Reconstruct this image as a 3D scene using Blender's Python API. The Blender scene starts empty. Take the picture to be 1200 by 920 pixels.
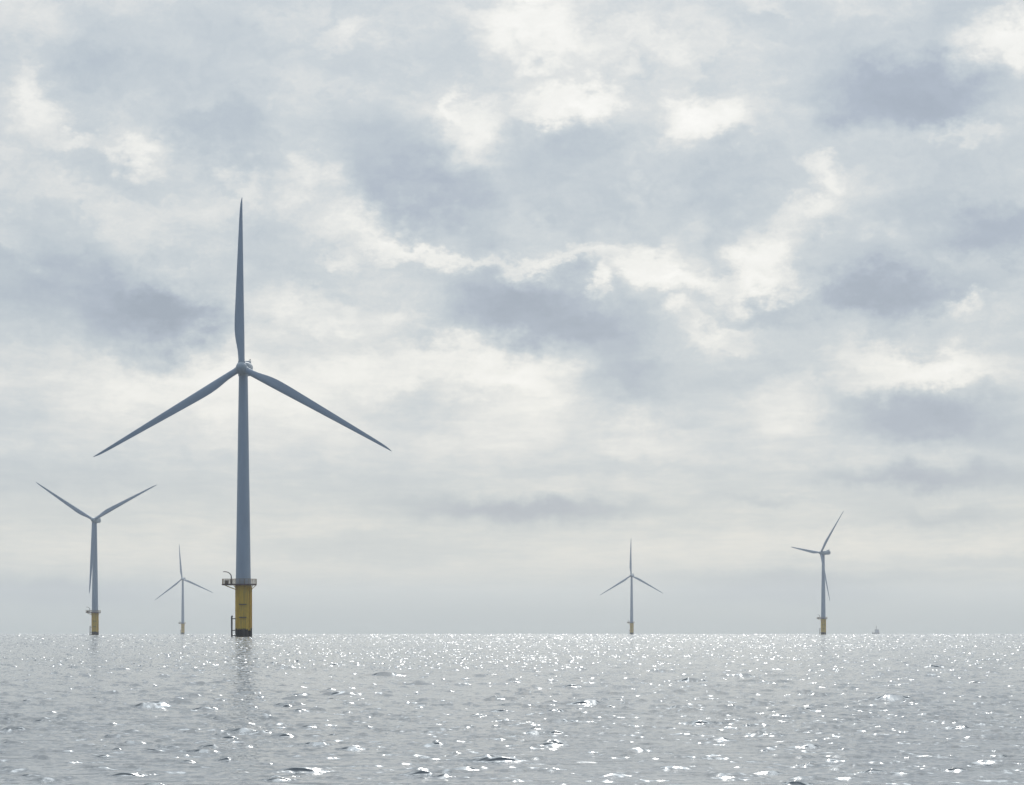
import bpy, bmesh, math, random
import numpy as np
from mathutils import Matrix, Vector

SC = bpy.context.scene
COL = SC.collection
R = math.radians

# ------------------------------------------------------------------ camera
F_PX = 3600.0            # focal length in pixels of the 1200 px wide photograph
CAM_H = 1.0              # low over the water, from a small boat
HORIZON = 742.5
cam = bpy.data.cameras.new('camera')
cam.sensor_width = 36.0
cam.lens = F_PX / 1200.0 * 36.0
cam.shift_y = (HORIZON - 460.0) / 1200.0
cam.clip_start = 0.1
cam.clip_end = 40000.0
camera = bpy.data.objects.new('camera', cam)
camera.location = (0, 0, CAM_H)
camera.rotation_euler = (R(90), 0, 0)
COL.objects.link(camera)
SC.camera = camera

# ------------------------------------------------------------------ light
SUN_EL, SUN_AZ = 32.0, 3.0           # degrees; azimuth clockwise from the view direction (+Y)
sun_dir = Vector((math.sin(R(SUN_AZ)) * math.cos(R(SUN_EL)), math.cos(R(SUN_AZ)) * math.cos(R(SUN_EL)), math.sin(R(SUN_EL))))
sl = bpy.data.lights.new('sun', 'SUN')
sl.energy = 4.0
sl.angle = R(0.6)
sl.color = (1.0, 0.96, 0.90)
sun = bpy.data.objects.new('sun', sl)
sun.rotation_euler = sun_dir.to_track_quat('Z', 'Y').to_euler()
COL.objects.link(sun)

SC.view_settings.view_transform = 'Standard'
SC.view_settings.look = 'None'
SC.view_settings.exposure = 0.0
SC.view_settings.gamma = 1.0
SC.view_settings.use_curve_mapping = False
SC.render.engine = 'CYCLES'
SC.cycles.use_denoising = True
SC.cycles.use_adaptive_sampling = False
SC.cycles.max_bounces = 6
SC.cycles.volume_bounces = 1
SC.cycles.sample_clamp_direct = 12.0
SC.cycles.sample_clamp_indirect = 4.0


class NT:
    """small helper that writes node chains"""
    def __init__(self, tree):
        self.t = tree; self.n = tree.nodes; self.l = tree.links

    def _set(self, sock, v):
        if isinstance(v, bpy.types.NodeSocket): self.l.new(v, sock)
        elif v is not None: sock.default_value = v

    def math(self, op, a, b=None, c=None, clamp=False):
        n = self.n.new('ShaderNodeMath'); n.operation = op; n.use_clamp = clamp
        for i, v in enumerate((a, b, c)): self._set(n.inputs[i], v)
        return n.outputs[0]

    def vec(self, op, a, b=None, c=None, scale=None):
        n = self.n.new('ShaderNodeVectorMath'); n.operation = op
        self._set(n.inputs[0], a); self._set(n.inputs[1], b)
        if c is not None: self._set(n.inputs[2], c)
        if scale is not None: self._set(n.inputs['Scale'], scale)
        return n.outputs['Value'] if op in ('LENGTH', 'DOT_PRODUCT', 'DISTANCE') else n.outputs['Vector']

    def noise(self, v, scale, detail=4, rough=0.5, dist=0.0, color=False, lac=2.0):
        n = self.n.new('ShaderNodeTexNoise')
        self._set(n.inputs['Vector'], v); n.inputs['Scale'].default_value = scale
        n.inputs['Detail'].default_value = detail; n.inputs['Roughness'].default_value = rough
        n.inputs['Distortion'].default_value = dist; n.inputs['Lacunarity'].default_value = lac
        return n.outputs['Color' if color else 'Fac']

    def remap(self, v, a, b, c=0.0, d=1.0, kind='LINEAR'):
        n = self.n.new('ShaderNodeMapRange'); n.interpolation_type = kind
        for i, x in enumerate((v, a, b, c, d)): self._set(n.inputs[i], x)
        return n.outputs[0]

    def ramp(self, v, stops, kind='LINEAR'):
        n = self.n.new('ShaderNodeValToRGB'); r = n.color_ramp; r.interpolation = kind
        while len(r.elements) < len(stops): r.elements.new(0.5)
        for e, (p, c) in zip(r.elements, stops):
            e.position = p; e.color = (c[0], c[1], c[2], 1.0)
        self._set(n.inputs[0], v)
        return n.outputs[0]

    def mix(self, f, a, b, kind='MIX'):
        n = self.n.new('ShaderNodeMix'); n.data_type = 'RGBA'; n.blend_type = kind
        self._set(n.inputs[0], f); self._set(n.inputs[6], a); self._set(n.inputs[7], b)
        return n.outputs[2]

    def comb(self, x, y, z):
        n = self.n.new('ShaderNodeCombineXYZ')
        for i, v in enumerate((x, y, z)): self._set(n.inputs[i], v)
        return n.outputs[0]

    def sep(self, v):
        n = self.n.new('ShaderNodeSeparateXYZ'); self._set(n.inputs[0], v)
        return n.outputs


def srgb(r, g, b):
    f = lambda c: (c / 12.92 if c <= 0.04045 else ((c + 0.055) / 1.055) ** 2.4)
    return (f(r / 255.0), f(g / 255.0), f(b / 255.0))


# ------------------------------------------------------------------ sky: Nishita behind a broken deck of cloud
world = bpy.data.worlds.new('World')
SC.world = world
world.use_nodes = True
w = NT(world.node_tree)
w.n.clear()
tc = w.n.new('ShaderNodeTexCoord')
D = w.vec('NORMALIZE', tc.outputs['Generated'])
sx, sy, sz = w.sep(D)
FAR = 2.0                                   # the cloud layer is far off: its pattern is fine in angle
el = w.math('MULTIPLY', w.math('MAXIMUM', sz, 0.0), FAR)
DF = w.vec('SCALE', D, scale=FAR)
sx = w.math('MULTIPLY', sx, FAR)
# the cloud deck seen in perspective: project the view direction on a flat layer
inv = w.math('DIVIDE', 1.0, w.math('ADD', el, 0.10))
deck = w.comb(w.math('MULTIPLY', sx, inv), w.math('MULTIPLY', sy, inv), 3.7)
n_big = w.noise(deck, 2.1, 6, 0.55, 0.35)
n_fine = w.noise(deck, 6.5, 7, 0.58, 0.25)
# billow in direction space that ravels the outlines of the cloud masses
warp1 = w.vec('SUBTRACT', w.noise(w.vec('MULTIPLY', DF, (1.0, 1.0, 1.5)), 12.0, 5, 0.56, color=True), (0.5, 0.5, 0.5))
warp2 = w.vec('SUBTRACT', w.noise(w.vec('MULTIPLY', DF, (1.0, 1.0, 1.5)), 38.0, 5, 0.62, color=True), (0.5, 0.5, 0.5))
wamp = w.remap(el, 0.03, 0.22, 0.25, 1.0)
P = w.vec('ADD', D, w.vec('SCALE', warp1, scale=w.math('MULTIPLY', wamp, 0.065 / FAR)))
P = w.vec('ADD', P, w.vec('SCALE', warp2, scale=w.math('MULTIPLY', wamp, 0.05 / FAR)))

# large cloud masses: (bearing deg, elevation tangent, half width, half height, brightness change)
# (positions are directions of the sky, found from the focal length)
CLOUDS = [
    # x, y in the photograph, rx, ry, amount
    # bright rims and gaps, upper left
    (35, 25, 55, 32, .14), (22, 95, 20, 22, .18), (42, 132, 32, 34, .30), (82, 158, 24, 11, .30), (145, 155, 34, 20, .26), (185, 175, 38, 22, .26),
    (150, 242, 42, 32, .18), (5, 205, 26, 32, .18), (28, 300, 32, 16, .14), (5, 265, 20, 14, .14), (242, 106, 26, 16, .12), (340, 12, 52, 22, .16),
    (415, 36, 36, 20, .22), (368, 205, 40, 34, .22), (275, 215, 26, 22, .20), (430, 262, 46, 26, .28), (458, 285, 32, 20, .26), (390, 296, 22, 11, .22), (545, 301, 62, 13, .30),
    (485, 302, 34, 14, .20), (552, 155, 40, 40, .22), (522, 132, 10, 18, .20), (580, 30, 40, 50, .14), (235, 255, 40, 34, .10), (400, 366, 72, 20, .18), (335, 360, 60, 22, .14),
    # grey masses, upper left
    (105, 62, 90, 34, -.12), (135, 190, 44, 20, -.14), (250, 145, 80, 50, -.12), (50, 335, 120, 48, -.16), (190, 370, 68, 24, -.40), (235, 372, 34, 18, -.12), (110, 262, 60, 26, -.10),
    (445, 170, 50, 56, -.16), (490, 232, 80, 36, -.20), (545, 255, 60, 30, -.16), (320, 280, 44, 26, -.10), (395, 14, 26, 16, -.08),
    # bright rims and gaps, upper right
    (625, 25, 60, 30, .34), (680, 52, 46, 22, .22), (775, 34, 66, 24, .24), (660, 116, 52, 26, .34), (700, 110, 30, 14, .16), (790, 72, 30, 26, .20), (822, 138, 46, 32, .44), (740, 190, 15, 18, .16), (746, 226, 13, 13, .16),
    (680, 212, 36, 26, .10), (895, 4, 30, 14, .16), (1178, 44, 56, 30, .50), (1085, 163, 62, 17, .28), (958, 200, 24, 16, .30), (990, 235, 50, 34, .30), (940, 252, 30, 24, .28), (1022, 280, 24, 14, .20),
    (912, 305, 40, 36, .40), (885, 335, 34, 20, .28), (935, 345, 22, 14, .20), (765, 312, 52, 26, .40), (815, 325, 40, 16, .24), (680, 295, 46, 14, .30), (711, 332, 12, 20, .46), (620, 301, 32, 12, .22), (785, 366, 24, 12, .30), (832, 386, 30, 14, .24),
    (1115, 300, 15, 12, .16), (1131, 365, 15, 11, .32), (640, 258, 22, 10, .10),
    # grey masses, upper right
    (1065, 115, 104, 44, -.40), (1130, 75, 50, 30, -.12), (930, 62, 76, 58, -.16), (1180, 275, 52, 36, -.32), (1100, 342, 120, 24, -.28), (850, 205, 50, 54, -.18), (852, 285, 20, 36, -.14), (640, 168, 50, 22, -.14), (700, 245, 90, 26, -.12),
    (640, 360, 92, 40, -.34), (575, 350, 74, 42, -.24), (540, 385, 60, 22, -.18), (690, 392, 60, 18, -.18), (900, 372, 56, 16, -.26), (1000, 352, 84, 18, -.22), (1160, 200, 50, 26, -.12), (760, 72, 30, 14, -.08),
    # the pale deck and its streaks, lower down
    (150, 440, 190, 44, .22), (300, 455, 120, 40, .22), (500, 432, 110, 28, .24), (60, 445, 80, 34, .12), (580, 465, 90, 34, .22), (260, 500, 130, 26, .12), (470, 505, 110, 26, .15), (650, 440, 66, 36, .24),
    (760, 402, 56, 20, .20), (850, 400, 46, 13, .22), (1090, 430, 78, 20, .38), (1022, 455, 22, 14, .22), (860, 482, 80, 22, .18), (910, 490, 30, 40, .08), (600, 500, 60, 22, .14), (760, 522, 60, 20, .12), (1030, 550, 36, 11, .24), (690, 485, 26, 18, .10),
    (1060, 480, 90, 32, -.14), (950, 432, 70, 14, -.12), (850, 440, 40, 12, -.08), (560, 592, 120, 13, -.16), (660, 600, 130, 12, -.22), (890, 587, 56, 9, -.22), (1010, 590, 50, 9, -.14), (1095, 605, 100, 10, -.22), (700, 548, 120, 16, -.07), (950, 676, 180, 7, -.18), (1160, 658, 60, 8, -.14),
    (100, 572, 130, 16, -.10), (420, 572, 120, 18, -.10), (330, 615, 140, 16, .05), (200, 650, 220, 18, .05), (420, 665, 240, 18, .07), (980, 640, 220, 14, .10), (760, 655, 120, 14, .06), (1130, 560, 60, 20, .08),
    # overall balance of the deck
    (1060, 115, 75, 50, -0.40), (140, 65, 75, 50, -0.09), (620, 365, 75, 50, -0.37), (500, 225, 75, 50, -0.24), (160, 445, 75, 50, 0.02), (760, 245, 75, 50, -0.05), (1060, 485, 75, 32, -0.53), (600, 602, 130, 18, -0.28), (660, 115, 75, 50, 0.11), (980, 245, 75, 50, -0.13), (80, 335, 75, 50, -0.32), (300, 20, 75, 50, -0.12), (180, 377, 75, 50, -0.60), (520, 475, 75, 32, -0.22), (430, 645, 130, 18, -0.19), (1160, 275, 75, 50, -0.24), (850, 210, 75, 50, -0.08), (920, 55, 75, 50, 0.12), (1040, 350, 75, 50, -0.39), (260, 145, 75, 50, -0.21), (430, 170, 75, 50, -0.15), (1090, 560, 130, 18, -0.52), (820, 475, 75, 32, -0.24), (30, 558, 130, 18, -0.11), (440, 565, 130, 18, -0.01), (920, 695, 130, 18, -0.47), (80, 695, 130, 18, -0.60), (760, 105, 75, 50, -0.02), (500, 85, 75, 50, -0.03), (720, 425, 75, 50, -0.55), (40, 445, 75, 50, -0.24), (320, 325, 75, 50, -0.02), (40, 25, 75, 50, -0.02), (920, 415, 75, 50, -0.07), (1160, 505, 75, 32, -0.27), (660, 565, 130, 18, 0.07), (1060, 230, 75, 50, -0.19), (660, 200, 75, 50, -0.29), (1120, 25, 75, 50, -0.19),
]
acc = w.math('ADD', w.math('MULTIPLY', w.math('SUBTRACT', n_big, 0.5), w.remap(el, 0.02, 0.25, 0.15, 0.32)),
             w.math('MULTIPLY', w.math('SUBTRACT', n_fine, 0.5), w.remap(el, 0.02, 0.22, 0.16, 0.50)))
wisp = w.math('SUBTRACT', w.noise(w.vec('MULTIPLY_ADD', P, (1.0, 1.0, 1.55), (2.3, 0.0, 1.1)), 17.0 * FAR, 9, 0.68, 0.2), 0.5)
acc = w.math('ADD', acc, w.math('MULTIPLY', wisp, w.remap(el, 0.03, 0.20, 0.20, 0.75)))
for (px, py, rx, ry, amt) in CLOUDS:
    d = Vector(((px - 600.0) / F_PX, 1.0, (HORIZON - py) / F_PX)); L = d.length; d.normalize()
    s = Vector((F_PX * L / rx / 1.75, 2.0, F_PX * L / ry / 1.75))
    v = w.vec('MULTIPLY_ADD', P, tuple(s), (-d.x * s.x, -d.y * s.y, -d.z * s.z))
    g = w.remap(w.vec('LENGTH', v), 1.0, 0.0, 0.0, amt, 'SMOOTHERSTEP')
    acc = w.math('ADD', acc, g)
base = w.ramp(w.math('MULTIPLY', el, 2.0), [(0.0, (0.42,) * 3), (0.03, (0.42,) * 3), (0.10, (0.52,) * 3), (0.18, (0.47,) * 3), (0.30, (0.55,) * 3), (0.45, (0.48,) * 3), (1.0, (0.50,) * 3)])
bright = w.math('ADD', base, acc)
stops = [(-0.45, (140, 154, 172)), (-0.05, (157, 170, 187)), (0.22, (174, 186, 197)), (0.45, (190, 199, 206)), (0.62, (209, 213, 215)), (0.82, (229, 230, 228)), (1.05, (241, 241, 239)), (1.45, (248, 248, 246))]
cloud = w.ramp(w.math('MULTIPLY_ADD', bright, 0.5, 0.25), [(p * 0.5 + 0.25, srgb(*c)) for p, c in stops])
# low clouds are seen through more air and look warmer
cloud = w.mix(w.remap(el, 0.05, 0.13, 1.0, 0.0, 'SMOOTHSTEP'), cloud, w.mix(1.0, cloud, (1.0, 0.98, 0.93, 1.0), 'MULTIPLY'))
# air light close to the horizon is bluer and even
cloud = w.mix(w.remap(el, 0.0, 0.062, 0.85, 0.0, 'SMOOTHSTEP'), cloud, (*srgb(126, 145, 154), 1.0))
# the deck is brightest round the sun and dull with the sun behind it
cs = w.vec('DOT_PRODUCT', D, tuple(sun_dir))
glow = w.ramp(w.remap(cs, -1.0, 1.0), [(0.0, (0.27, 0.37, 0.53)), (0.40, (0.33, 0.43, 0.57)), (0.68, (0.80, 0.83, 0.87)), (0.80, (1.0,) * 3), (0.94, (1.02,) * 3), (0.976, (1.08,) * 3), (0.988, (1.8,) * 3), (1.0, (5.0,) * 3)])
cloud = w.mix(1.0, cloud, glow, 'MULTIPLY')
cloud = w.mix(1.0, cloud, (0.977, 0.979, 0.976, 1.0), 'MULTIPLY')
# an overcast sky brightens towards the zenith
zen = w.remap(sz, 0.21, 0.75, 1.0, 1.8, 'SMOOTHSTEP')
cloud = w.mix(1.0, cloud, w.comb(zen, zen, zen), 'MULTIPLY')
sky = w.n.new('ShaderNodeTexSky')
sky.sky_type = 'NISHITA'; sky.sun_disc = False
sky.sun_elevation = R(SUN_EL); sky.sun_rotation = R(SUN_AZ)
sky.air_density = 1.0; sky.dust_density = 1.5
skyc = w.mix(1.0, sky.outputs[0], (0.10, 0.10, 0.10, 1.0), 'MULTIPLY')
fin = w.mix(0.94, skyc, cloud)
bg = w.n.new('ShaderNodeBackground'); w.l.new(fin, bg.inputs[0]); bg.inputs[1].default_value = 1.0
out = w.n.new('ShaderNodeOutputWorld'); w.l.new(bg.outputs[0], out.inputs[0])
world.cycles.sampling_method = 'MANUAL'
world.cycles.sample_map_resolution = 512


# ------------------------------------------------------------------ materials
def new_mat(name):
    m = bpy.data.materials.new(name); m.use_nodes = True
    t = NT(m.node_tree); t.n.clear()
    b = t.n.new('ShaderNodeBsdfPrincipled'); o = t.n.new('ShaderNodeOutputMaterial')
    t.l.new(b.outputs[0], o.inputs['Surface'])
    return m, t, b


def painted(name, col, rough=0.45, dirt=0.12, scale=0.6, stretch=(1, 1, 0.15), metallic=0.0):
    m, t, b = new_mat(name)
    co = t.n.new('ShaderNodeTexCoord').outputs['Object']
    n = t.noise(t.vec('MULTIPLY', co, stretch), scale, 6, 0.6)
    f = t.remap(n, 0.35, 0.75, 0.0, 1.0)
    t.l.new(t.mix(f, (*col, 1), (*[c * (1 - dirt * 2) for c in col], 1)), b.inputs['Base Color'])
    t.l.new(t.remap(n, 0.3, 0.7, rough - 0.06, rough + 0.08), b.inputs['Roughness'])
    b.inputs['Metallic'].default_value = metallic
    return m


M_TOWER = painted('light grey tower paint', (0.38, 0.435, 0.495), 0.62, 0.06)
M_BLADE = painted('light grey blade gelcoat', (0.37, 0.42, 0.48), 0.65, 0.05, 0.4, (1, 1, 0.3))
M_NAC = painted('pale grey nacelle shell', (0.40, 0.44, 0.47), 0.65, 0.06)
M_STEEL = painted('dark galvanised steel', (0.10, 0.095, 0.095), 0.55, 0.2, 3.0, (1, 1, 1))
M_RUSTY = painted('red brown deck steel', (0.16, 0.105, 0.09), 0.7, 0.25, 2.0, (1, 1, 1))
M_RAIL = painted('weathered railing paint', (0.32, 0.22, 0.11), 0.6, 0.2, 4.0, (1, 1, 1))
M_HULL = painted('blue grey ship paint', (0.13, 0.15, 0.19), 0.5, 0.15)
M_HOUSE = painted('off white ship paint', (0.28, 0.31, 0.36), 0.5, 0.1)
M_GLASS = painted('dark bridge glazing', (0.06, 0.07, 0.08), 0.1, 0.0)

m, t, b = new_mat('yellow foundation paint with marine growth')
co = t.n.new('ShaderNodeTexCoord').outputs['Object']
cx, cy, cz = t.sep(co)
ang = t.math('ARCTAN2', cx, t.math('MULTIPLY', cy, -1.0))
edge = t.math('ADD', cz, t.math('MULTIPLY', t.math('SUBTRACT', t.noise(t.comb(t.math('MULTIPLY', ang, 2.0), 0.0, 0.0), 0.9, 4, 0.6), 0.5), 4.5))
edge = t.math('ADD', edge, t.math('MULTIPLY', t.math('SUBTRACT', t.noise(co, 3.0, 4, 0.7), 0.5), 0.5))
growth = t.remap(edge, 2.6, 2.2, 0.0, 1.0)
streak = t.remap(t.noise(t.vec('MULTIPLY', co, (1, 1, 0.06)), 2.2, 6, 0.65), 0.48, 0.72)
yel = t.mix(t.math('MULTIPLY', streak, 0.75), (0.76, 0.46, 0.045, 1), (0.27, 0.16, 0.04, 1))
yel = t.mix(t.remap(t.noise(co, 0.7, 5, 0.6), 0.45, 0.7, 0, 0.35), yel, (0.42, 0.29, 0.06, 1))
blk = t.mix(t.noise(co, 4.0, 5, 0.7), (0.018, 0.020, 0.018, 1), (0.05, 0.042, 0.034, 1))
t.l.new(t.mix(growth, yel, blk), b.inputs['Base Color'])
t.l.new(t.remap(growth, 0, 1, 0.5, 0.85), b.inputs['Roughness'])
M_YELLOW = m


# ------------------------------------------------------------------ the sea
def build_sea():
    rng = np.random.default_rng(11)
    # rows even in 1/r (that is how a flat sheet thins out with distance), columns fine ahead and coarse behind
    inv_r = np.linspace(1 / 16.5, 1 / 10800.0, 800)
    rr = np.concatenate([np.linspace(0.4, 16.2, 60), 1.0 / inv_r])
    front = np.linspace(-R(14.0), R(14.0), 1390)
    step = front[1] - front[0]
    side = [front[-1]]; s_ = step
    while side[-1] < math.pi - 0.02:
        s_ = min(s_ * 1.08, R(2.0)); side.append(side[-1] + s_)
    side = np.array(side[1:]); side = side[side < math.pi - 0.01]
    th = np.concatenate([-side[::-1], front, side])
    nr, na = len(rr), len(th)
    X = (rr[:, None] * np.sin(th)[None, :]).astype(np.float64)
    Y = (rr[:, None] * np.cos(th)[None, :]).astype(np.float64)
    dr = np.gradient(rr)
    cell = np.broadcast_to(dr[:, None], X.shape)
    # wind sea: many wave trains with wavelengths from a hand's breadth to fifteen metres
    NW = 230
    lam = np.exp(rng.uniform(math.log(0.055), math.log(5.0), NW)); lam.sort()
    k = 2 * math.pi / lam
    wind = R(-70.0)                                # the crests run mostly across the view
    spread = np.interp(np.log(lam), [math.log(0.1), math.log(1.0), math.log(14)], [1.9, 1.5, 0.6])
    ang = wind + rng.normal(0, 1, NW) * spread
    slope = np.interp(np.log(lam), np.log([0.055, 0.1, 0.2, 0.36, 0.8, 2.0, 5.0]), [0.9, 1.1, 1.1, 0.85, 0.42, 0.18, 0.10])
    slope *= RMS_SLOPE * math.sqrt(2.0) / math.sqrt((slope ** 2).sum())
    amp = slope / k
    kx, ky = k * np.cos(ang), k * np.sin(ang)
    ph = rng.uniform(0, 2 * math.pi, NW)
    # gust patches: the ripples are rougher in some places than in others
    gust = np.zeros_like(X); knot = np.zeros_like(X)
    for i in range(14):
        gl = math.exp(rng.uniform(math.log(6.0), math.log(90.0))); ga = rng.uniform(0, math.pi)
        gust += np.sin(2 * math.pi / gl * (X * math.cos(ga) + 0.45 * Y * math.sin(ga)) + rng.uniform(0, 6.28))
    for i in range(24):
        gl = math.exp(rng.uniform(math.log(0.25), math.log(1.1))); ga = rng.uniform(0, math.pi)
        knot += np.sin(2 * math.pi / gl * (0.6 * X * math.cos(ga) + Y * math.sin(ga)) + rng.uniform(0, 6.28))
    # small steep wavelets stand out of calmer water; the open water farther out is rougher than that close to the boat
    lr = np.log(rr)
    kn = np.interp(lr, np.log([20.0, 80.0, 400.0, 2000.0]), [0.27, 0.26, 0.22, 0.20])[:, None]
    ripple = np.exp(0.085 * gust + 0.06 * knot) * np.interp(lr, np.log([20.0, 80.0, 400.0, 2000.0]), [1.10, 1.7, 2.1, 2.5])[:, None]
    gust = np.clip(np.exp(0.085 * gust + kn * knot), 0.3, np.interp(lr, np.log([20.0, 400.0]), [2.5, 4.5])[:, None])
    gust *= np.interp(lr, np.log([20.0, 80.0, 400.0, 2000.0]), [0.66, 0.95, 2.0, 3.0])[:, None]
    Z = np.zeros_like(X); DX = np.zeros_like(X); DY = np.zeros_like(X)
    hx = np.zeros_like(X); hy = np.zeros_like(X); jxx = np.zeros_like(X); jyy = np.zeros_like(X); jxy = np.zeros_like(X)
    chop = 1.0
    for i in range(NW):
        p = (kx[i] * X + ky[i] * Y + ph[i])
        p = np.remainder(p, 2 * math.pi).astype(np.float32)
        s, c = np.sin(p), np.cos(p)
        g = (gust if lam[i] > 0.15 else ripple) if lam[i] < 3.0 else 1.0
        a = amp[i] * g
        wgt = np.clip((lam[i] / cell - 0.25) / 0.5, 0.0, 1.0)       # waves far below the mesh spacing only tilt the surface
        Z += a * wgt * c
        ux, uy = kx[i] / k[i], ky[i] / k[i]
        DX -= chop * amp[i] * wgt * ux * s; DY -= chop * amp[i] * wgt * uy * s
        hx -= a * kx[i] * s; hy -= a * ky[i] * s
        q = chop * amp[i] * k[i] * c
        jxx -= q * ux * ux; jyy -= q * uy * uy; jxy -= q * ux * uy
    # short-crested wavelets about to break: a steep front towards the boat, a long back
    for count, r0, r1, w0, w1 in ((560, 15.0, 55.0, 0.05, 0.14), (330, 18.0, 120.0, 0.10, 0.24), (300, 40.0, 240.0, 0.16, 0.34), (60, 90.0, 320.0, 0.25, 0.45)):
        for i in range(count):
            r_ = math.sqrt(rng.uniform(r0 * r0, r1 * r1)); a_ = rng.uniform(-R(20), R(20))
            x0, y0 = r_ * math.sin(a_), r_ * math.cos(a_)
            wd = math.exp(rng.uniform(math.log(w0), math.log(w1))); H = wd * rng.uniform(0.16, 0.27)
            tw = rng.normal(0, 0.35); ct, st_ = math.cos(tw), math.sin(tw)
            i0 = np.searchsorted(rr, r_ - 8 * H - wd); i1 = np.searchsorted(rr, r_ + 20 * H + wd) + 1
            j0 = np.searchsorted(th, a_ - 3 * wd / r_); j1 = np.searchsorted(th, a_ + 3 * wd / r_) + 1
            xs, ys = X[i0:i1, j0:j1] - x0, Y[i0:i1, j0:j1] - y0
            u = (xs * ct + ys * st_) / wd
            bend = rng.uniform(0.15, 0.6) * wd; skew = rng.normal(0, 0.5)
            v = -(-xs * st_ + ys * ct) + bend * u * u
            L = np.where(v > 0, 0.95 * H, 9.0 * H)
            lat = np.exp(-u * u * (1 + 0.6 * np.tanh(skew * u)))
            e = H * lat * np.exp(-(v / L) ** 2)
            dv = -2 * v / (L * L) * e
            du = -2 * u * e / wd + dv * 2 * bend * u / wd
            Z[i0:i1, j0:j1] += e
            hx[i0:i1, j0:j1] += du * ct + dv * st_
            hy[i0:i1, j0:j1] += du * st_ - dv * ct
    # surface normal of the choppy wave field
    tx = np.stack([1 + jxx, jxy, hx], -1); ty = np.stack([jxy, 1 + jyy, hy], -1)
    nrm = np.cross(tx, ty)
    nrm[..., 2] = np.maximum(nrm[..., 2], 0.35)
    nrm /= np.linalg.norm(nrm, axis=-1, keepdims=True)
    near = np.clip((rr / 1.5), 0, 1)[:, None]
    co = np.stack([X + DX, Y + DY, Z * near], -1).reshape(-1, 3)
    n_v = nr * na
    # faces, wrapping round behind the camera
    i0 = np.arange(nr - 1)[:, None] * na
    j = np.arange(na); jn = (j + 1) % na
    quads = np.stack([i0 + j, i0 + jn, i0 + na + jn, i0 + na + j], -1).reshape(-1, 4)[:, ::-1]
    # a small fan closes the middle
    co = np.vstack([co, [[0, 0, 0]]])
    nrm = np.vstack([nrm.reshape(-1, 3), [[0, 0, 1]]])
    fan = np.stack([np.full(na, n_v), jn, j], -1)
    nq, nt = len(quads), len(fan)
    me = bpy.data.meshes.new('sea')
    me.vertices.add(n_v + 1); me.vertices.foreach_set('co', co.astype(np.float32).ravel())
    me.loops.add(nq * 4 + nt * 3)
    me.loops.foreach_set('vertex_index', np.concatenate([quads.ravel(), fan.ravel()]).astype(np.int32))
    me.polygons.add(nq + nt)
    st = np.concatenate([np.arange(nq) * 4, nq * 4 + np.arange(nt) * 3]).astype(np.int32)
    me.polygons.foreach_set('loop_start', st)
    me.update(calc_edges=True); me.validate()
    me.polygons.foreach_set('use_smooth', np.ones(len(me.polygons), dtype=bool))
    at = me.attributes.new('wave_normal', 'FLOAT_VECTOR', 'POINT')
    at.data.foreach_set('vector', nrm.astype(np.float32).ravel())
    print('sea', n_v, 'sigma z', Z.std(), 'mean normal', nrm.mean(0))

    m, t, b = new_mat('grey green sea water')
    an = t.n.new('ShaderNodeAttribute'); an.attribute_name = 'wave_normal'
    n = t.vec('NORMALIZE', an.outputs['Vector'])
    co_ = t.n.new('ShaderNodeTexCoord').outputs['Object']
    bp = t.n.new('ShaderNodeBump'); bp.inputs['Strength'].default_value = 0.15; bp.inputs['Distance'].default_value = 0.02
    t.l.new(t.noise(t.vec('MULTIPLY', co_, (1.0, 0.6, 1.0)), 16.0, 3, 0.55), bp.inputs['Height']); t.l.new(n, bp.inputs['Normal'])
    t.l.new(bp.outputs[0], b.inputs['Normal'])
    b.inputs['Base Color'].default_value = (0.105, 0.121, 0.133, 1)
    b.inputs['Roughness'].default_value = 0.095
    b.inputs['IOR'].default_value = 1.333
    me.materials.append(m)
    o = bpy.data.objects.new('sea', me); COL.objects.link(o)
    o['kind'] = 'structure'; o['label'] = 'choppy grey sea glittering under the cloudy sky'
    return o


RMS_SLOPE = 0.105
build_sea()

# ------------------------------------------------------------------ haze over the water
HAZE_DENSITY = 0.42e-4


def build_haze():
    bm = bmesh.new()
    bmesh.ops.create_cube(bm, size=1.0)
    for v in bm.verts:
        v.co = Vector((v.co.x * 22400.0, v.co.y * 22400.0, 160.0 if v.co.z > 0 else -5.0))
    me = bpy.data.meshes.new('haze'); bm.to_mesh(me); bm.free()
    m = bpy.data.materials.new('thin sea haze'); m.use_nodes = True
    t = NT(m.node_tree); t.n.clear()
    v = t.n.new('ShaderNodeVolumePrincipled'); o_ = t.n.new('ShaderNodeOutputMaterial')
    v.inputs['Color'].default_value = (0.95, 0.975, 1.0, 1)
    v.inputs['Density'].default_value = HAZE_DENSITY
    v.inputs['Anisotropy'].default_value = 0.2
    t.l.new(v.outputs[0], o_.inputs['Volume'])
    me.materials.append(m)
    o = bpy.data.objects.new('haze', me); COL.objects.link(o); o['kind'] = 'stuff'
    return o


build_haze()


# ------------------------------------------------------------------ mesh helpers
def tube(bm, pts, rad, seg=8, cap=True):
    """a round bar through the points; rad is a number or one radius per point"""
    pts = [Vector(p) for p in pts]
    rads = rad if isinstance(rad, (list, tuple)) else [rad] * len(pts)
    rings = []; up = None
    for i, p in enumerate(pts):
        d = (pts[min(i + 1, len(pts) - 1)] - pts[max(i - 1, 0)]).normalized()
        if up is None: up = Vector((0, 0, 1)) if abs(d.z) < 0.9 else Vector((1, 0, 0))
        a = d.cross(up).normalized(); c = a.cross(d).normalized(); up = c
        rings.append([bm.verts.new(p + (a * math.cos(q) + c * math.sin(q)) * rads[i]) for q in [2 * math.pi * k / seg for k in range(seg)]])
    loft(bm, rings, cap)


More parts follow.
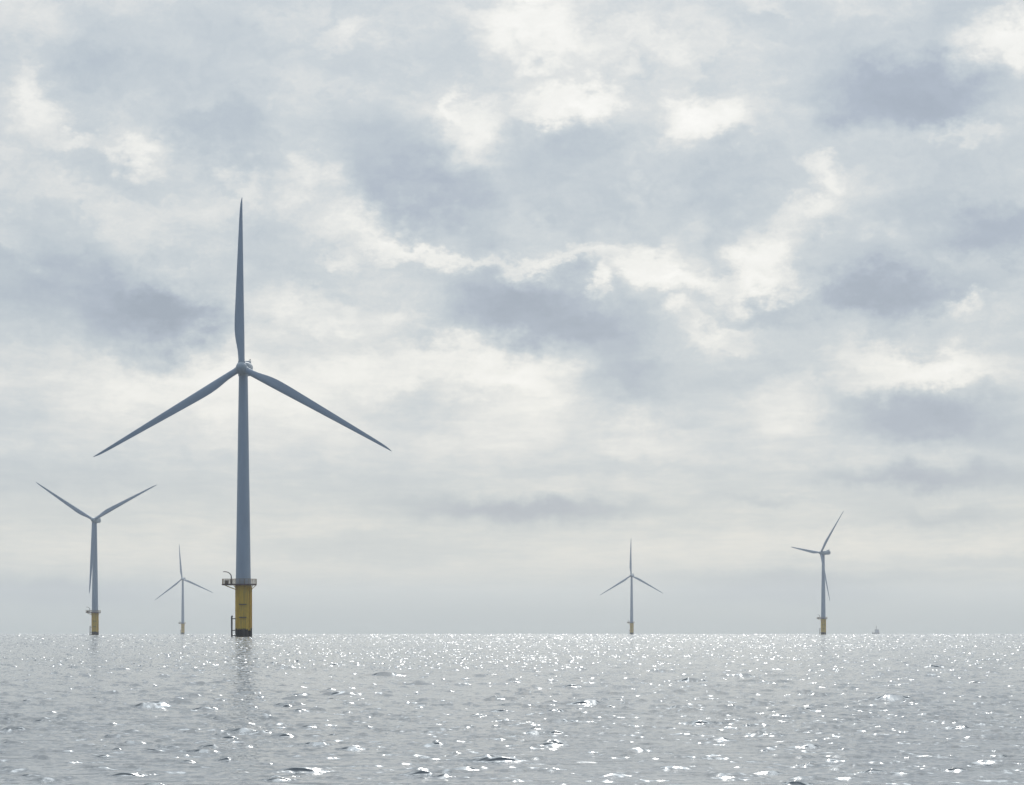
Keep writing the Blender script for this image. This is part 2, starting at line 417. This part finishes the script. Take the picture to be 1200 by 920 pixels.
def loft(bm, rings, cap=True):
    n = len(rings[0])
    for A, B in zip(rings, rings[1:]):
        for k in range(n): bm.faces.new((A[k], A[(k + 1) % n], B[(k + 1) % n], B[k]))
    if cap:
        bm.faces.new(rings[0][::-1]); bm.faces.new(rings[-1])


def lathe(bm, prof, seg=48, cap=True):
    rings = [[bm.verts.new((r * math.cos(2 * math.pi * k / seg), r * math.sin(2 * math.pi * k / seg), z)) for k in range(seg)] for r, z in prof]
    loft(bm, rings, cap)


def box(bm, x0, x1, y0, y1, z0, z1, bevel=0.0):
    g = bmesh.ops.create_cube(bm, size=1.0)['verts']
    for v in g:
        v.co = Vector((x1 if v.co.x > 0 else x0, y1 if v.co.y > 0 else y0, z1 if v.co.z > 0 else z0))
    if bevel:
        es = list({e for v in g for e in v.link_edges})
        bmesh.ops.bevel(bm, geom=es, offset=bevel, segments=3, affect='EDGES', profile=0.5)


def build(name, bm, mat, parent=None, smooth=True):
    bmesh.ops.recalc_face_normals(bm, faces=bm.faces)
    me = bpy.data.meshes.new(name); bm.to_mesh(me); bm.free()
    if smooth:
        for p in me.polygons: p.use_smooth = True
        me.set_sharp_from_angle(angle=R(38))
    me.materials.append(mat)
    o = bpy.data.objects.new(name, me); COL.objects.link(o)
    if parent: o.parent = parent
    return o


# ------------------------------------------------------------------ one wind turbine with its parts
HUB_Z, DECK_Z, ROTOR_R, OVERHANG = 82.8, 15.9, 53.4, 3.2


def make_turbine():
    root = bpy.data.objects.new('wind_turbine', None); COL.objects.link(root)
    root.empty_display_size = 5
    # foundation: yellow transition piece on the pile, black with growth at the waterline
    bm = bmesh.new()
    lathe(bm, [(2.50, -6.0), (2.50, 8.0), (2.56, 8.02), (2.56, 8.3), (2.50, 8.32), (2.50, DECK_Z - 0.6), (2.66, DECK_Z - 0.58), (2.66, DECK_Z - 0.3), (2.5, DECK_Z - 0.28), (2.5, DECK_Z + 0.3)], 56)
    base = build('foundation', bm, M_YELLOW, root)
    # power cable pipes down the right side
    for a in (-12, -34):
        bm = bmesh.new(); x, y = 2.68 * math.cos(R(a)), 2.68 * math.sin(R(a))
        tube(bm, [(x, y, -5), (x, y, DECK_Z - 0.62)], 0.15, 8)
        for z in (3.2, 7.0, 10.8, 14.0): tube(bm, [(x * 0.92, y * 0.92, z), (x * 1.04, y * 1.04, z)], 0.2, 8)
        build('cable_pipe', bm, M_YELLOW, base)
    # ladder up to the deck, on the boat side, with its rest platforms
    bm = bmesh.new(); la = R(-128)
    rx, ry = math.cos(la), math.sin(la); tx, ty = -ry, rx
    lad = lambda s, z: (rx * 2.95 + tx * s, ry * 2.95 + ty * s, z)
    for s in (-0.3, 0.3): tube(bm, [lad(s, 0.5), lad(s, DECK_Z - 0.3)], 0.055, 6)
    for i in range(50): tube(bm, [lad(-0.3, 0.8 + i * 0.29), lad(0.3, 0.8 + i * 0.29)], 0.025, 5)
    for z in (4.0, 8.5, 13.0):
        for s in (-0.3, 0.3): tube(bm, [lad(s, z), (rx * 2.4 + tx * s, ry * 2.4 + ty * s, z)], 0.05, 6)
    build('ladder', bm, M_YELLOW, base)
    for z in (5.9, 9.9):
        bm = bmesh.new()
        for k in range(9):
            a0 = R(-112 + k * 5.2); a1 = R(-112 + (k + 1) * 5.2)
            ring = []
            for a, r_, zz in ((a0, 2.48, z), (a0, 2.95, z), (a1, 2.95, z), (a1, 2.48, z)):
                ring.append((r_ * math.cos(a), r_ * math.sin(a)))
            va = [bm.verts.new((p[0], p[1], z)) for p in ring]; vb = [bm.verts.new((p[0], p[1], z + 0.22)) for p in ring]
            loft(bm, [va, vb])
        build('rest_ledge', bm, M_STEEL, base)
    # boat landing: two fender tubes standing off the pile
    bm = bmesh.new(); ba = R(180); bx_, by_ = math.cos(ba), math.sin(ba); px_, py_ = -by_, bx_
    bl = lambda r_, s, z: (bx_ * r_ + px_ * s, by_ * r_ + py_ * s, z)
    for s in (-0.85, 0.85):
        tube(bm, [bl(3.55, s, -3.0), bl(3.55, s, 6.0), bl(3.48, s, 6.35), bl(3.3, s, 6.5)], 0.19, 10)
        for z in (0.45, 2.0, 5.6): tube(bm, [bl(2.3, s, z), bl(3.55, s, z)], 0.16, 8)
    for z in (1.2, 3.4, 4.8): tube(bm, [bl(3.4, -0.85, z), bl(3.4, 0.85, z)], 0.06, 6)
    build('boat_landing', bm, M_STEEL, root)
    # service platform with a laydown bay on the crane side
    n = 72; outline = []
    for k in range(n):
        a = 2 * math.pi * k / n; x, y = 4.15 * math.cos(a), 4.15 * math.sin(a)
        if x < -1.0 and abs(y) < 3.95: x = -6.4 if abs(y) < 2.6 else x
        outline.append((x, y))
    bm = bmesh.new()
    lo = [bm.verts.new((x, y, DECK_Z)) for x, y in outline]; hi = [bm.verts.new((x, y, DECK_Z + 0.42)) for x, y in outline]
    loft(bm, [lo, hi])
    deck = build('platform', bm, M_RUSTY, root, smooth=False)
    for a in range(0, 360, 45):
        c, s = math.cos(R(a)), math.sin(R(a))
        if a == 180: continue
        bm = bmesh.new(); tube(bm, [(2.4 * c, 2.4 * s, DECK_Z - 1.4), (3.9 * c, 3.9 * s, DECK_Z - 0.02)], 0.10, 6)
        build('bracket', bm, M_YELLOW, deck)
    for s in (-1.6, 1.6):
        bm = bmesh.new(); tube(bm, [(-1.8, s, DECK_Z - 1.5), (-5.6, s, DECK_Z - 0.02)], 0.12, 6)
        build('bracket', bm, M_YELLOW, deck)
    bm = bmesh.new()
    rail = [(x * 0.985, y * 0.985) for x, y in outline]
    z0 = DECK_Z + 0.4
    for hgt, r_ in ((0.3, 0.07), (0.7, 0.06), (1.1, 0.06), (1.5, 0.085)):
        pts = [(x, y, z0 + hgt) for x, y in rail] + [(rail[0][0], rail[0][1], z0 + hgt)]
        tube(bm, pts, r_, 6, cap=False)
    for k in range(0, n, 4): tube(bm, [(rail[k][0], rail[k][1], z0), (rail[k][0], rail[k][1], z0 + 1.5)], 0.075, 6)
    for y in (-1.3, 0, 1.3): tube(bm, [(-6.3, y, z0), (-6.3, y, z0 + 1.5)], 0.075, 6)
    for x in (-5.2, -4.2):
        for y in (-2.55, 2.55): tube(bm, [(x, y, z0), (x, y, z0 + 1.5)], 0.075, 6)
    build('railing', bm, M_RAIL, deck)
    # equipment lockers on the platform
    bm = bmesh.new(); box(bm, -5.7, -4.6, -0.9, 0.5, z0 + 0.02, z0 + 1.15, 0.05)
    build('locker', bm, M_STEEL, deck)
    # davit crane
    bm = bmesh.new()
    arc = [(-3.62 - 2.0 * (1 - math.cos(R(q))), -0.9, z0 + 2.25 + 1.55 * math.sin(R(q))) for q in range(0, 106, 15)]
    tube(bm, [(-3.62, -0.9, z0), (-3.62, -0.9, z0 + 1.2)], 0.30, 10)
    tube(bm, [(-3.62, -0.9, z0 + 1.2), (-3.62, -0.9, z0 + 2.2)] + arc, [0.2, 0.18] + [0.17 - 0.006 * i for i in range(len(arc))], 8)
    build('davit_crane', bm, M_STEEL, root)
    # tower
    bm = bmesh.new()
    zs = [DECK_Z + 0.43, DECK_Z + 0.75, DECK_Z + 0.77, 38.0, 38.02, 38.2, 38.22, 60.0, 60.02, 60.16, 60.18, HUB_Z - 2.0]
    bulge = [0.12, 0.12, 0, 0, 0.02, 0.02, 0, 0, 0.02, 0.02, 0, 0]
    tz = lambda z: 2.34 + (1.38 - 2.34) * (z - DECK_Z) / (HUB_Z - 2.0 - DECK_Z)
    lathe(bm, [(tz(z) + q, z) for z, q in zip(zs, bulge)], 64)
    tower = build('tower', bm, M_TOWER, root)
    bm = bmesh.new(); box(bm, -0.45, 0.45, -2.46, -2.2, DECK_Z + 0.75, DECK_Z + 3.0, 0.03)
    d = build('door', bm, M_STEEL, tower); d.rotation_euler = (0, 0, R(150))
    # nacelle, its roof gear, hub and blades (turned to the wind by pose())
    bm = bmesh.new()
    rings = []
    for y, wd, h0, h1 in ((-2.35, 1.45, -1.45, 1.45), (-2.0, 1.75, -1.75, 1.75), (-0.9, 1.95, -1.95, 2.0), (2.0, 2.05, -2.05, 2.15), (6.0, 1.98, -1.9, 2.15), (7.6, 1.8, -1.55, 2.0), (8.1, 1.35, -1.1, 1.6)):
        ring = []
        for k in range(40):
            a = 2 * math.pi * k / 40; c, s = math.cos(a), math.sin(a)
            e = 0.52
            ring.append(bm.verts.new((wd * math.copysign(abs(c) ** e, c), y, (h0 + h1) / 2 + (h1 - h0) / 2 * math.copysign(abs(s) ** e, s))))
        rings.append(ring)
    loft(bm, rings)
    lathe_r = [[bm.verts.new((r_ * math.cos(2 * math.pi * k / 32), r_ * math.sin(2 * math.pi * k / 32), z)) for k in range(32)] for r_, z in ((1.55, -2.35), (1.6, -1.6))]
    loft(bm, lathe_r)
    nac = build('nacelle', bm, M_NAC, root)
    bm = bmesh.new()
    box(bm, -1.2, 1.2, 4.9, 6.9, 2.12, 2.75, 0.08)
    build('cooler', bm, M_NAC, nac)
    bm = bmesh.new()
    for x in (-1.25, 1.25):
        tube(bm, [(x, 3.0, 2.05), (x, 3.0, 2.9), (x, 6.9, 2.9), (x, 6.9, 2.05)], 0.05, 6)
    tube(bm, [(-1.25, 6.9, 2.9), (1.25, 6.9, 2.9)], 0.05, 6)
    build('roof_railing', bm, M_NAC, nac)
    for x in (-0.9, 0.95):
        bm = bmesh.new()
        tube(bm, [(x, 7.2, 1.95), (x, 7.2, 3.4)], 0.05, 6); tube(bm, [(x - 0.3, 7.2, 3.3), (x + 0.3, 7.2, 3.3)], 0.05, 6)
        bmesh.ops.create_icosphere(bm, subdivisions=1, radius=0.15, matrix=Matrix.Translation((x, 7.2, 3.45)))
        build('wind_vane', bm, M_STEEL, nac)
    bm = bmesh.new()
    prof = [(0.05, 2.45), (0.55, 2.38), (1.0, 2.1), (1.38, 1.6), (1.62, 0.9), (1.72, 0.1), (1.70, -0.7), (1.52, -1.35), (1.40, -1.75)]
    lathe(bm, prof, 48)
    bmesh.ops.rotate(bm, verts=bm.verts, cent=(0, 0, 0), matrix=Matrix.Rotation(R(90), 3, 'X'))   # nose to -Y
    for k in range(3):
        mt = Matrix.Rotation(R(120 * k), 3, 'Y')
        tube(bm, [mt @ Vector((0, 0, 0.6)), mt @ Vector((0, 0, 1.95))], 1.08, 28)
    hub = build('hub', bm, M_NAC, root)
    # blade: round root, broad shoulder, long slim tip; straight leading edge, the bulge trails
    bm = bmesh.new(); rings = []
    st = [0.028, 0.045, 0.07, 0.10, 0.13, 0.16, 0.19, 0.22, 0.26, 0.31, 0.38, 0.46, 0.55, 0.64, 0.73, 0.81, 0.88, 0.93, 0.965, 0.985, 0.996, 1.0]
    ch_x = [0.0, 0.05, 0.09, 0.13, 0.17, 0.21, 0.25, 0.30, 0.40, 0.5, 0.6, 0.7, 0.8, 0.9, 0.95, 0.98, 1.0]
    ch_y = [1.95, 1.95, 2.05, 2.40, 2.80, 2.98, 2.98, 2.88, 2.55, 2.25, 1.92, 1.60, 1.28, 0.95, 0.72, 0.46, 0.12]
    for f in st:
        r_ = f * ROTOR_R
        c = np.interp(f, ch_x, ch_y)
        thick = np.interp(f, [0, 0.05, 0.13, 0.2, 0.35, 0.6, 1.0], [1.0, 1.0, 0.66, 0.42, 0.28, 0.21, 0.16])
        rnd = np.interp(f, [0, 0.05, 0.16], [1, 1, 0])
        tw = R(np.interp(f, [0, 0.15, 0.3, 0.5, 0.8, 1.0], [13, 13, 8.5, 4.5, 1.5, 0.0]))
        ring = []
        for k in range(28):
            a = 2 * math.pi * k / 28
            u = 0.5 - 0.5 * math.cos(a)               # 0 leading, 1 trailing
            yt = 5 * thick * (0.2969 * math.sqrt(u) - 0.126 * u - 0.3516 * u * u + 0.2843 * u ** 3 - 0.1015 * u ** 4)
            y = math.copysign(yt, math.sin(a)) if 0 < k < 28 and k != 14 else 0.0
            y = y * (1 - rnd) + 0.5 * math.sin(a) * rnd * thick
            lead = 0.98                               # leading edge keeps to a straight line
            x = lead * np.interp(f, [0, 0.2, 1.0], [1.0, 0.95, 0.35]) - u * c
            y = y * c
            pre = 1.2 * f ** 2                        # the wind bends the tips back
            xr = x * math.cos(tw) - y * math.sin(tw); yr = x * math.sin(tw) + y * math.cos(tw)
            ring.append(bm.verts.new((xr, yr + pre, r_)))
        rings.append(ring)
    loft(bm, rings)
    blade0 = build('blade', bm, M_BLADE, hub)
    blade0.matrix_local = Matrix.Rotation(R(0.5), 4, 'X')
    for k in (1, 2):
        bl_ = blade0.copy(); COL.objects.link(bl_); bl_.parent = hub
        bl_.matrix_local = Matrix.Rotation(R(120 * k), 4, 'Y') @ Matrix.Rotation(R(0.5), 4, 'X')
    return root


def copy_tree(o, parent=None):
    c = o.copy(); COL.objects.link(c)
    if parent: c.parent = parent
    for ch in list(o.children): copy_tree(ch, c)
    return c


def pose(root, px, hub_py, yaw, spin, label):
    """stand a turbine so that its hub is at the measured bearing and size; yaw off the sight line, rotor angle"""
    s = (HUB_Z - CAM_H) / (HORIZON - hub_py)       # metres per pixel at its distance
    dist = s * F_PX
    x = (px - 600.0) * s
    root.location = (x, dist, 0)
    root['label'] = label; root['category'] = 'wind turbine'; root['group'] = 'offshore wind turbines'
    a = math.atan2(x, dist) + R(yaw)
    z = Matrix.Rotation(-(-a) * -1.0, 4, 'Z')
    for ch in root.children:
        kind = ch.name.split('.')[0]
        if kind == 'nacelle':
            ch.matrix_local = Matrix.Translation((0, 0, HUB_Z)) @ z
        elif kind == 'hub':
            tilt = Matrix.Rotation(R(-5.0), 4, 'X')
            ch.matrix_local = Matrix.Translation((0, 0, HUB_Z)) @ z @ Matrix.Translation((0, -OVERHANG, 0.0)) @ tilt @ Matrix.Rotation(R(spin), 4, 'Y')


proto = make_turbine()
TURBINES = [
    (285.1, 431.9, 9.5, -1.1, 'tallest wind turbine with a bright yellow base and one blade pointing straight up'),
    (111.3, 609.5, 20, -58.3, 'wind turbine with two raised blades forming a Y and the third hanging down its tower'),
    (214.2, 678.5, 19, -7.0, 'smallest wind turbine, standing between the tallest turbine and the Y shaped one'),
    (740.2, 674.5, 14, -1.6, 'small wind turbine standing alone over the brightest glitter with one blade upright'),
    (964.8, 647.8, 53, 37.8, 'wind turbine turned sideways to show its nacelle, standing beside the distant ship'),
]
roots = [proto] + [copy_tree(proto) for _ in TURBINES[1:]]
for rt, args in zip(roots, TURBINES): pose(rt, *args)


# ------------------------------------------------------------------ the ship on the horizon
def make_ship():
    root = bpy.data.objects.new('ship', None); COL.objects.link(root)
    bm = bmesh.new(); rings = []
    for x, wd, zt in ((-12.5, 0.15, 5.6), (-11.0, 1.6, 5.1), (-8.0, 3.0, 4.5), (-3.0, 3.6, 3.9), (6.0, 3.6, 3.7), (11.0, 3.3, 3.9)):
        rings.append([bm.verts.new(p) for p in ((x + 0.15, 0, -1.6), (x, wd * 0.75, -0.6), (x - (0.6 if x < -10 else 0), wd, zt), (x - (0.6 if x < -10 else 0), -wd, zt), (x, -wd * 0.75, -0.6))])
    loft(bm, rings)
    build('hull', bm, M_HULL, root, smooth=False)
    bm = bmesh.new(); box(bm, -4.4, 9.6, -3.0, 3.0, 3.6, 7.6, 0.2); box(bm, -2.8, 7.8, -2.6, 2.6, 7.55, 10.6, 0.2)
    house = build('deckhouse', bm, M_HOUSE, root, smooth=False)
    bm = bmesh.new(); box(bm, -5.2, 9.8, -4.0, 4.0, 10.6, 11.1, 0.05); box(bm, -4.0, 7.4, -2.9, 2.9, 11.1, 14.0, 0.3)
    wh = build('wheelhouse', bm, M_HOUSE, root, smooth=False)
    bm = bmesh.new(); box(bm, -4.08, 7.48, -2.98, 2.98, 12.1, 13.2)
    build('window_band', bm, M_GLASS, wh, smooth=False)
    bm = bmesh.new(); box(bm, 7.6, 9.4, -1.0, 1.0, 7.6, 13.6, 0.2)
    build('funnel', bm, M_HULL, root, smooth=False)
    bm = bmesh.new()
    tube(bm, [(1.0, 0, 13.9), (1.0, 0, 27.0)], [1.3, 0.3], 8); tube(bm, [(1.0, -2.6, 20.5), (1.0, 2.6, 20.5)], 0.14, 6)
    tube(bm, [(-1.2, 0, 22.5), (3.2, 0, 22.5)], 0.16, 6)
    build('mast', bm, M_STEEL, root)
    bm = bmesh.new()
    tube(bm, [(-10.8, 0, 5.0), (-10.8, 0, 9.6)], 0.35, 8); tube(bm, [(-10.8, 0, 9.0), (-6.6, 0, 7.2)], 0.2, 8)
    build('deck_crane', bm, M_STEEL, root)
    s = 2.65; dist = s * F_PX
    root.location = ((1026.6 - 600) * s, dist, 0)
    root.rotation_euler = (0, 0, R(-18))
    root['label'] = 'small hazy blue grey ship with a tall deckhouse and mast on the horizon'
    root['category'] = 'ship'
    return root


make_ship()
